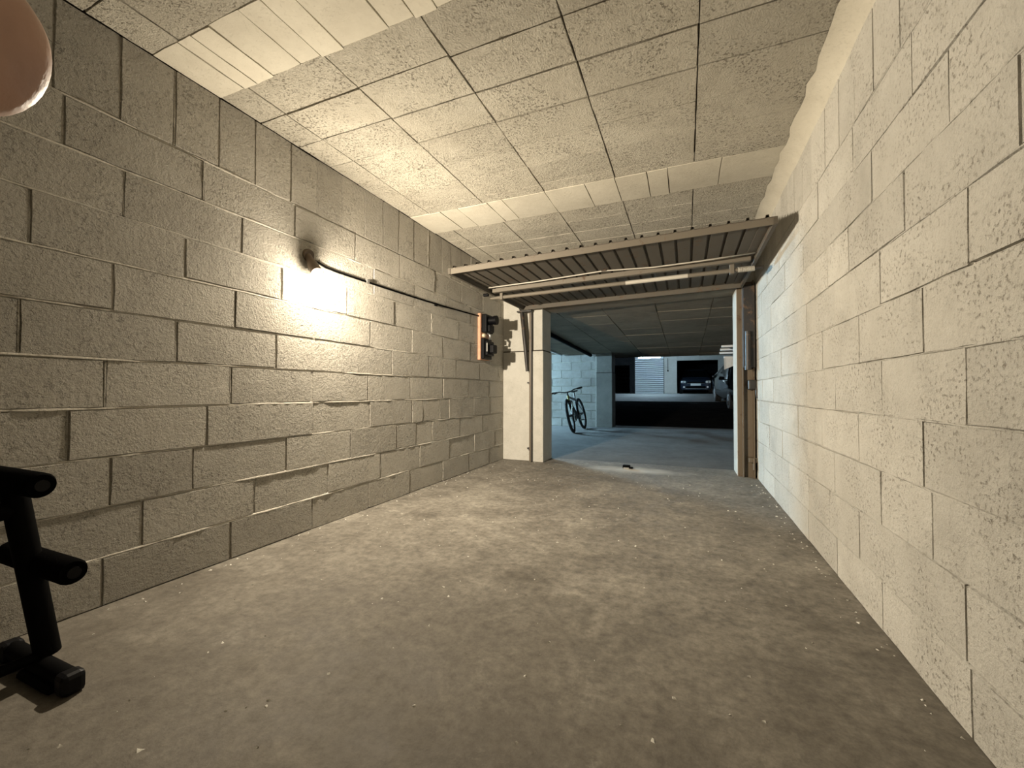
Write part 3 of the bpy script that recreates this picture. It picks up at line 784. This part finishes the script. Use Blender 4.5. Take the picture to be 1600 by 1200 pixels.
B().box((-2.90, DY, 2.86), (-1.13, DY + 0.3, 3.05), 0.005).build('shutter_lintel', MAT['greycast'], wfar)
B().box((-3.02, DY - 0.03, wz0), (-2.74, DY + 0.3, 3.05), 0.005).build('jamb', MAT['shade_dark'], wfar)
B().box((-9.5, DY, 2.4), (-3.02, DY + 0.3, 3.05), 0.005).build('lintel', MAT['shade_dark'], wfar)
B().tube([(-0.93, DY - 0.02, 2.75), (-0.93, DY - 0.02, 2.05)], 0.014, 8).build('conduit', MAT['black'], wfar)
B().box((-0.965, DY - 0.045, 2.00), (-0.895, DY, 2.08), 0.006).build('switch', MAT['black'], wfar)
# garages behind the openings, their shade painted near black
struct(B().box((-9.5, 30.6, wz0), (6.5, 30.9, 3.05)).build('wall_garages_back', MAT['shade_dark']))
struct(B().box((-1.0, DY + 0.3, wz0), (-0.75, 30.6, 3.05)).build('wall_garage_divider', MAT['shade_dark']))
# roller shutter
rs = empty('roller_shutter', (-1.93, DY + 0.02, wz0), 'white slatted roller shutter, closed, at the far end of the passage', 'roller shutter')
ns = 18; zh = (2.80 - wz0) / ns
proto = None
for i in range(ns):
    if proto is None:
        z = wz0
        pr = [(0.02, 0.0), (-0.030, 0.014), (-0.042, zh * 0.45), (-0.024, zh - 0.040), (0.02, zh - 0.030)]
        v = [(x, DY + 0.05 + yy, z + zz) for x in (-2.72, -1.16) for (yy, zz) in pr]
        proto = B().poly(v, [(k, k + 1, k + 6, k + 5) for k in range(4)] + [(0, 1, 2, 3, 4), (9, 8, 7, 6, 5)]).build('slat', MAT['white'], rs)
    else:
        c = proto.copy(); COL.objects.link(c); c.location.z += zh * i
B().box((-2.745, DY - 0.01, wz0), (-2.715, DY + 0.09, 2.86)).build('guide_rail', MAT['darksteel'], rs)
B().box((-1.165, DY - 0.01, wz0), (-1.135, DY + 0.09, 2.86)).build('guide_rail', MAT['darksteel'], rs)
B().box((-2.72, DY + 0.02, 2.79), (-1.16, DY + 0.09, 2.86)).build('header', MAT['white'], rs)
tube_b = emit('lit_far_tube', (0.55, 0.80, 1.0), SHUTTER_LAMP)
fb = batten((-1.62, 21.0, 2.500), 1.05, 'x', 'lit fluorescent batten hanging before the white roller shutter', tube_b, 0.04)
for x in (-1.95, -1.29):
    B().tube([(x, 21.0, 2.58), (x, 21.0, 2.91)], 0.006, 8).build('hanging_rod', MAT['white'], fb)

# white ribbed door of a side garage, half raised
gd = empty('ribbed_door', (1.4, 11.3, 1.40), 'white ribbed door of a side garage, half raised beyond the right jamb', 'garage door')
pts = []; fc = []
nr = 8
for i in range(nr * 4 + 1):
    x = 0.86 + i * (1.6 / (nr * 4)); yy = 11.3 + (0.03 if (i % 4) in (1, 2) else 0.0)
    zb = 1.40 + 0.10 * min(1, (x - 0.86) / 0.22)
    pts += [(x, yy, zb), (x, yy + 0.10, 1.715)]
    if i: fc.append((2 * i - 2, 2 * i, 2 * i + 1, 2 * i - 1))
sh2 = B().poly(pts, fc).build('ribbed_sheet', MAT['white'], gd)
md = sh2.modifiers.new('thickness', 'SOLIDIFY'); md.thickness = 0.003
B().box((0.86, 11.36, 1.68), (2.46, 11.44, 1.73)).build('top_rail', MAT['white'], gd)

# ------------------------------------------------------------------ bicycle
def make_bike():
    e = empty('bicycle', (0, 0, 0), 'dark mountain bike on its stand in front of the aisle block wall', 'bicycle')
    R_, RT = 0.335, 0.031
    def wheel(cy, steer=0.0):
        rot = Matrix.Rotation(steer, 3, 'Z')
        def tr(p): return Vector((0, cy, R_ + RT)) + rot @ Vector(p)
        ring = lambda r, n: [tr((0, r * math.cos(2 * math.pi * i / n), r * math.sin(2 * math.pi * i / n))) for i in range(n)]
        ty = B().tube(ring(R_, 36), RT, 8, closed=True).build('wheel', MAT['tyre'], e, smooth=True)
        B().tube(ring(R_ - 0.034, 36), 0.010, 6, closed=True).build('rim', MAT['bikeframe'], ty, smooth=True)
        B().tube([tr((-0.05, 0, 0)), tr((0.05, 0, 0))], 0.022, 10).build('hub', MAT['bikeframe'], ty, angle=40)
        sp_ = B()
        for i in range(20):
            a = 2 * math.pi * i / 20
            sp_.tube([tr((0.03 * (-1) ** i, 0, 0)), tr((0, (R_ - 0.04) * math.cos(a), (R_ - 0.04) * math.sin(a)))], 0.0016, 4, cap=False)
        sp_.build('spokes', MAT['steel'], ty)
        B().tube([tr((-0.04, 0, 0)), tr((-0.042, 0, 0))], 0.080, 20).build('brake_disc', MAT['steel'], ty, angle=40)
    ax_ = R_ + RT
    wheel(0.0, math.radians(6)); wheel(1.08)
    # frame: head tube, top, down, seat, stays
    hb, ht = (0, 0.16, 0.66), (0, 0.20, 0.80); bb = (0, 0.66, 0.31); st = (0, 0.80, 0.78)
    f = B()
    f.tube([hb, ht], 0.026, 12); f.tube([(0, 0.17, 0.69), bb], 0.034, 10); f.tube([(0, 0.195, 0.77), (0, 0.78, 0.70)], 0.026, 10)
    f.tube([bb, st], 0.018, 10); f.tube([(-0.045, 0.66, 0.31), (0.045, 0.66, 0.31)], 0.028, 12)
    for s_ in (-1, 1):
        f.tube([(s_ * 0.03, 0.68, 0.31), (s_ * 0.065, 1.08, ax_)], 0.010, 8)
        f.tube([(s_ * 0.02, 0.77, 0.68), (s_ * 0.065, 1.08, ax_)], 0.008, 8)
    f.build('frame', MAT['bikeframe'], e, angle=40)
    B().tube([(0.0, 0.166, 0.685), (0.0, 0.196, 0.79)], 0.0275, 12).build('head_badge', MAT['gold'], e, angle=40)
    fk_ = B()
    fk_.tube([(0, 0.155, 0.64), (0, 0.165, 0.67)], 0.024, 10); fk_.tube([(-0.075, 0.145, 0.655), (0.075, 0.145, 0.655)], 0.022, 10)
    fk_.build('fork_crown', MAT['bikeframe'], e, angle=40)
    for s_ in (-1, 1):
        B().tube([(s_ * 0.066, 0.145, 0.655), (s_ * 0.066, 0.085, 0.50)], 0.016, 10).build('fork_stanchion', MAT['bikeaccent'], e, angle=40)
        B().tube([(s_ * 0.066, 0.088, 0.51), (s_ * 0.062, 0.0, ax_)], 0.021, 10).build('fork_leg', MAT['bikeframe'], e, angle=40)
    hs = math.radians(24)
    rr = Matrix.Rotation(hs, 3, 'Z')
    pv = Vector((0, 0.20, 0.84))
    tr = lambda p: pv + rr @ Vector(p)
    B().tube([(0, 0.198, 0.79), pv, tr((0, -0.06, 0.03))], 0.018, 10).build('stem', MAT['bikeframe'], e, angle=40)
    B().tube([tr((-0.34, 0.03, 0.075)), tr((-0.16, -0.02, 0.065)), tr((-0.06, -0.06, 0.03)), tr((0.06, -0.06, 0.03)), tr((0.16, -0.02, 0.065)), tr((0.34, 0.03, 0.075))], 0.013, 10).build('handlebar', MAT['bikeframe'], e, smooth=True)
    for s_ in (-1, 1):
        B().tube([tr((s_ * 0.22, -0.005, 0.068)), tr((s_ * 0.345, 0.032, 0.076))], 0.018, 10).build('grip', MAT['tyre'], e, angle=40)
        B().tube([tr((s_ * 0.20, -0.03, 0.06)), tr((s_ * 0.30, -0.055, 0.035))], 0.007, 6).build('brake_lever', MAT['bikeframe'], e)
    B().tube([st, (0, 0.83, 0.88)], 0.014, 10).build('seat_post', MAT['bikeframe'], e, angle=40)
    B().poly([(-0.02, 0.66, 0.90), (0.02, 0.66, 0.90), (0.035, 0.80, 0.905), (0.08, 0.93, 0.915), (-0.08, 0.93, 0.915), (-0.035, 0.80, 0.905),
              (-0.015, 0.665, 0.865), (0.015, 0.665, 0.865), (0.02, 0.80, 0.875), (0.06, 0.92, 0.88), (-0.06, 0.92, 0.88), (-0.02, 0.80, 0.875)],
             [(0, 1, 2, 5), (5, 2, 3, 4), (6, 11, 8, 7), (11, 10, 9, 8), (0, 6, 7, 1), (1, 7, 8, 2), (2, 8, 9, 3), (3, 9, 10, 4), (4, 10, 11, 5), (5, 11, 6, 0)]).build('saddle', MAT['tyre'], e)
    B().tube([(-0.055, 0.66, 0.31), (-0.062, 0.66, 0.31)], 0.085, 24).build('chainring', MAT['steel'], e, angle=40)
    for s_, a in ((-1, 0.5), (1, 0.5 + math.pi)):
        q = Vector((s_ * 0.08, 0.66 + 0.17 * math.cos(a), 0.31 + 0.17 * math.sin(a)))
        c_ = B().tube([(s_ * 0.07, 0.66, 0.31), q], 0.010, 8).build('crank', MAT['bikeframe'], e, angle=40)
        B().box((min(q.x, q.x + s_ * 0.09), q.y - 0.04, q.z - 0.01), (max(q.x, q.x + s_ * 0.09), q.y + 0.04, q.z + 0.01), 0.004).build('pedal', MAT['tyre'], c_)
    B().tube([(-0.02, 0.72, 0.29), (-0.23, 0.62, 0.058)], 0.012, 8).build('kickstand', MAT['bikeframe'], e, angle=40)
    return e
bk = make_bike()
bk.location = (-2.16, 8.52, 0.0)
bk.rotation_euler = (0, math.radians(-13), math.radians(1))

# ------------------------------------------------------------------ cars
def make_car(name, paint, label, group='parked cars'):
    e = empty(name, (0, 0, 0), label, 'car', group)
    Wd = 0.86
    # side profile stations (y back from the nose, roof/bonnet height, half width, belt height, half width at the top)
    stn = [(0.00, 0.56, 0.62, 0.56, 0.58), (0.10, 0.68, 0.76, 0.62, 0.70), (0.45, 0.80, 0.84, 0.70, 0.76), (1.10, 0.93, Wd, 0.80, 0.74),
           (1.75, 1.36, Wd, 0.86, 0.58), (2.20, 1.46, Wd, 0.88, 0.57), (3.10, 1.44, Wd, 0.90, 0.56), (3.75, 1.10, Wd, 0.92, 0.60), (4.00, 0.95, 0.82, 0.80, 0.70), (4.05, 0.60, 0.76, 0.55, 0.70)]
    pts = []; fc = []
    for (y, zt, wb_, zb, wt) in stn:
        half = [(wb_ * 0.92, 0.22), (wb_, 0.34), (wb_ * 1.0, zb), (wt, zt - 0.03), (wt * 0.75, zt)]
        row = [(x, y, z) for (x, z) in half] + [(-x, y, z) for (x, z) in half[::-1]]
        pts += row
    k = 10
    for i in range(len(stn) - 1):
        for j in range(k):
            fc.append((i * k + j, i * k + (j + 1) % k, (i + 1) * k + (j + 1) % k, (i + 1) * k + j))
    fc += [tuple(range(k)), tuple((len(stn) - 1) * k + j for j in range(k))]
    b = B().poly(pts, fc).build('body', paint, e, angle=35)
    B().poly([(-0.72, 1.13, 0.955), (0.72, 1.13, 0.955), (0.56, 1.74, 1.365), (-0.56, 1.74, 1.365)], [(0, 1, 2, 3)]).build('windscreen', MAT['glass'], e)
    for s_ in (-1, 1):
        B().poly([(s_ * 0.80, 1.30, 0.90), (s_ * 0.83, 3.35, 0.95), (s_ * 0.60, 3.05, 1.38), (s_ * 0.61, 1.95, 1.37)], [(0, 1, 2, 3)]).build('side_window', MAT['glass'], e)
        h = B().box((s_ * 0.63 - 0.13, -0.015, 0.585), (s_ * 0.63 + 0.13, 0.16, 0.715), 0.035, seg=3).build('headlight', MAT['lens'], e, angle=40)
        B().sphere((s_ * 0.64, 0.0, 0.65), 0.045, 12, 8).build('reflector', MAT['chrome'], h, smooth=True)
        B().tube([(s_ * 0.60, 0.015, 0.37), (s_ * 0.60, -0.01, 0.37)], 0.05, 14).build('fog_light', MAT['lens'], e, angle=40)
        mr = B().box((s_ * 0.97 - 0.09, 1.22, 0.93), (s_ * 0.97 + 0.09, 1.33, 1.05), 0.03, seg=3).build('wing_mirror', paint, e, angle=40)
        B().box((s_ * 0.86 - 0.06, 1.27, 0.93), (s_ * 0.86 + 0.06, 1.31, 0.96)).build('mirror_arm', MAT['black'], mr)
        for yy in (0.72, 3.22):
            wh = B().tube([(s_ * 0.66, yy, 0.31), (s_ * 0.70, yy, 0.31), (s_ * 0.83, yy, 0.31), (s_ * 0.865, yy, 0.31)], [0.29, 0.31, 0.31, 0.28], 24).build('wheel', MAT['tyre'], e, angle=40)
            B().tube([(s_ * 0.862, yy, 0.31), (s_ * 0.872, yy, 0.31)], [0.19, 0.17], 20).build('hubcap', MAT['chrome'], wh, angle=40)
    B().box((-0.42, -0.035, 0.585), (0.42, 0.02, 0.665), 0.02, seg=2).build('grille', MAT['black'], e)
    B().box((-0.44, -0.040, 0.560), (0.44, 0.015, 0.585), 0.008).build('chrome_strip', MAT['chrome'], e)
    B().box((-0.50, -0.030, 0.30), (0.50, 0.03, 0.42), 0.03, seg=2).build('air_intake', MAT['black'], e)
    B().box((-0.54, -0.034, 0.262), (0.54, 0.02, 0.295), 0.01).build('lip_trim', MAT['chrome'], e)
    B().box((-0.26, -0.060, 0.445), (0.26, -0.035, 0.555), 0.004).build('number_plate', MAT['plate'], e)
    return e
c1 = make_car('parked_car', MAT['carpaint'], 'dark blue car facing out of the open garage beside the roller shutter')
c1.location = (0.50, 25.2, 0.757)
c2 = make_car('parked_car', MAT['carpaint2'], 'dark grey car parked nearer on the right, half hidden by the door jamb')
c2.location = (2.20, 14.6, rz(14.6) - 0.03)
c2.rotation_euler = (math.radians(4.4), 0, math.radians(6))
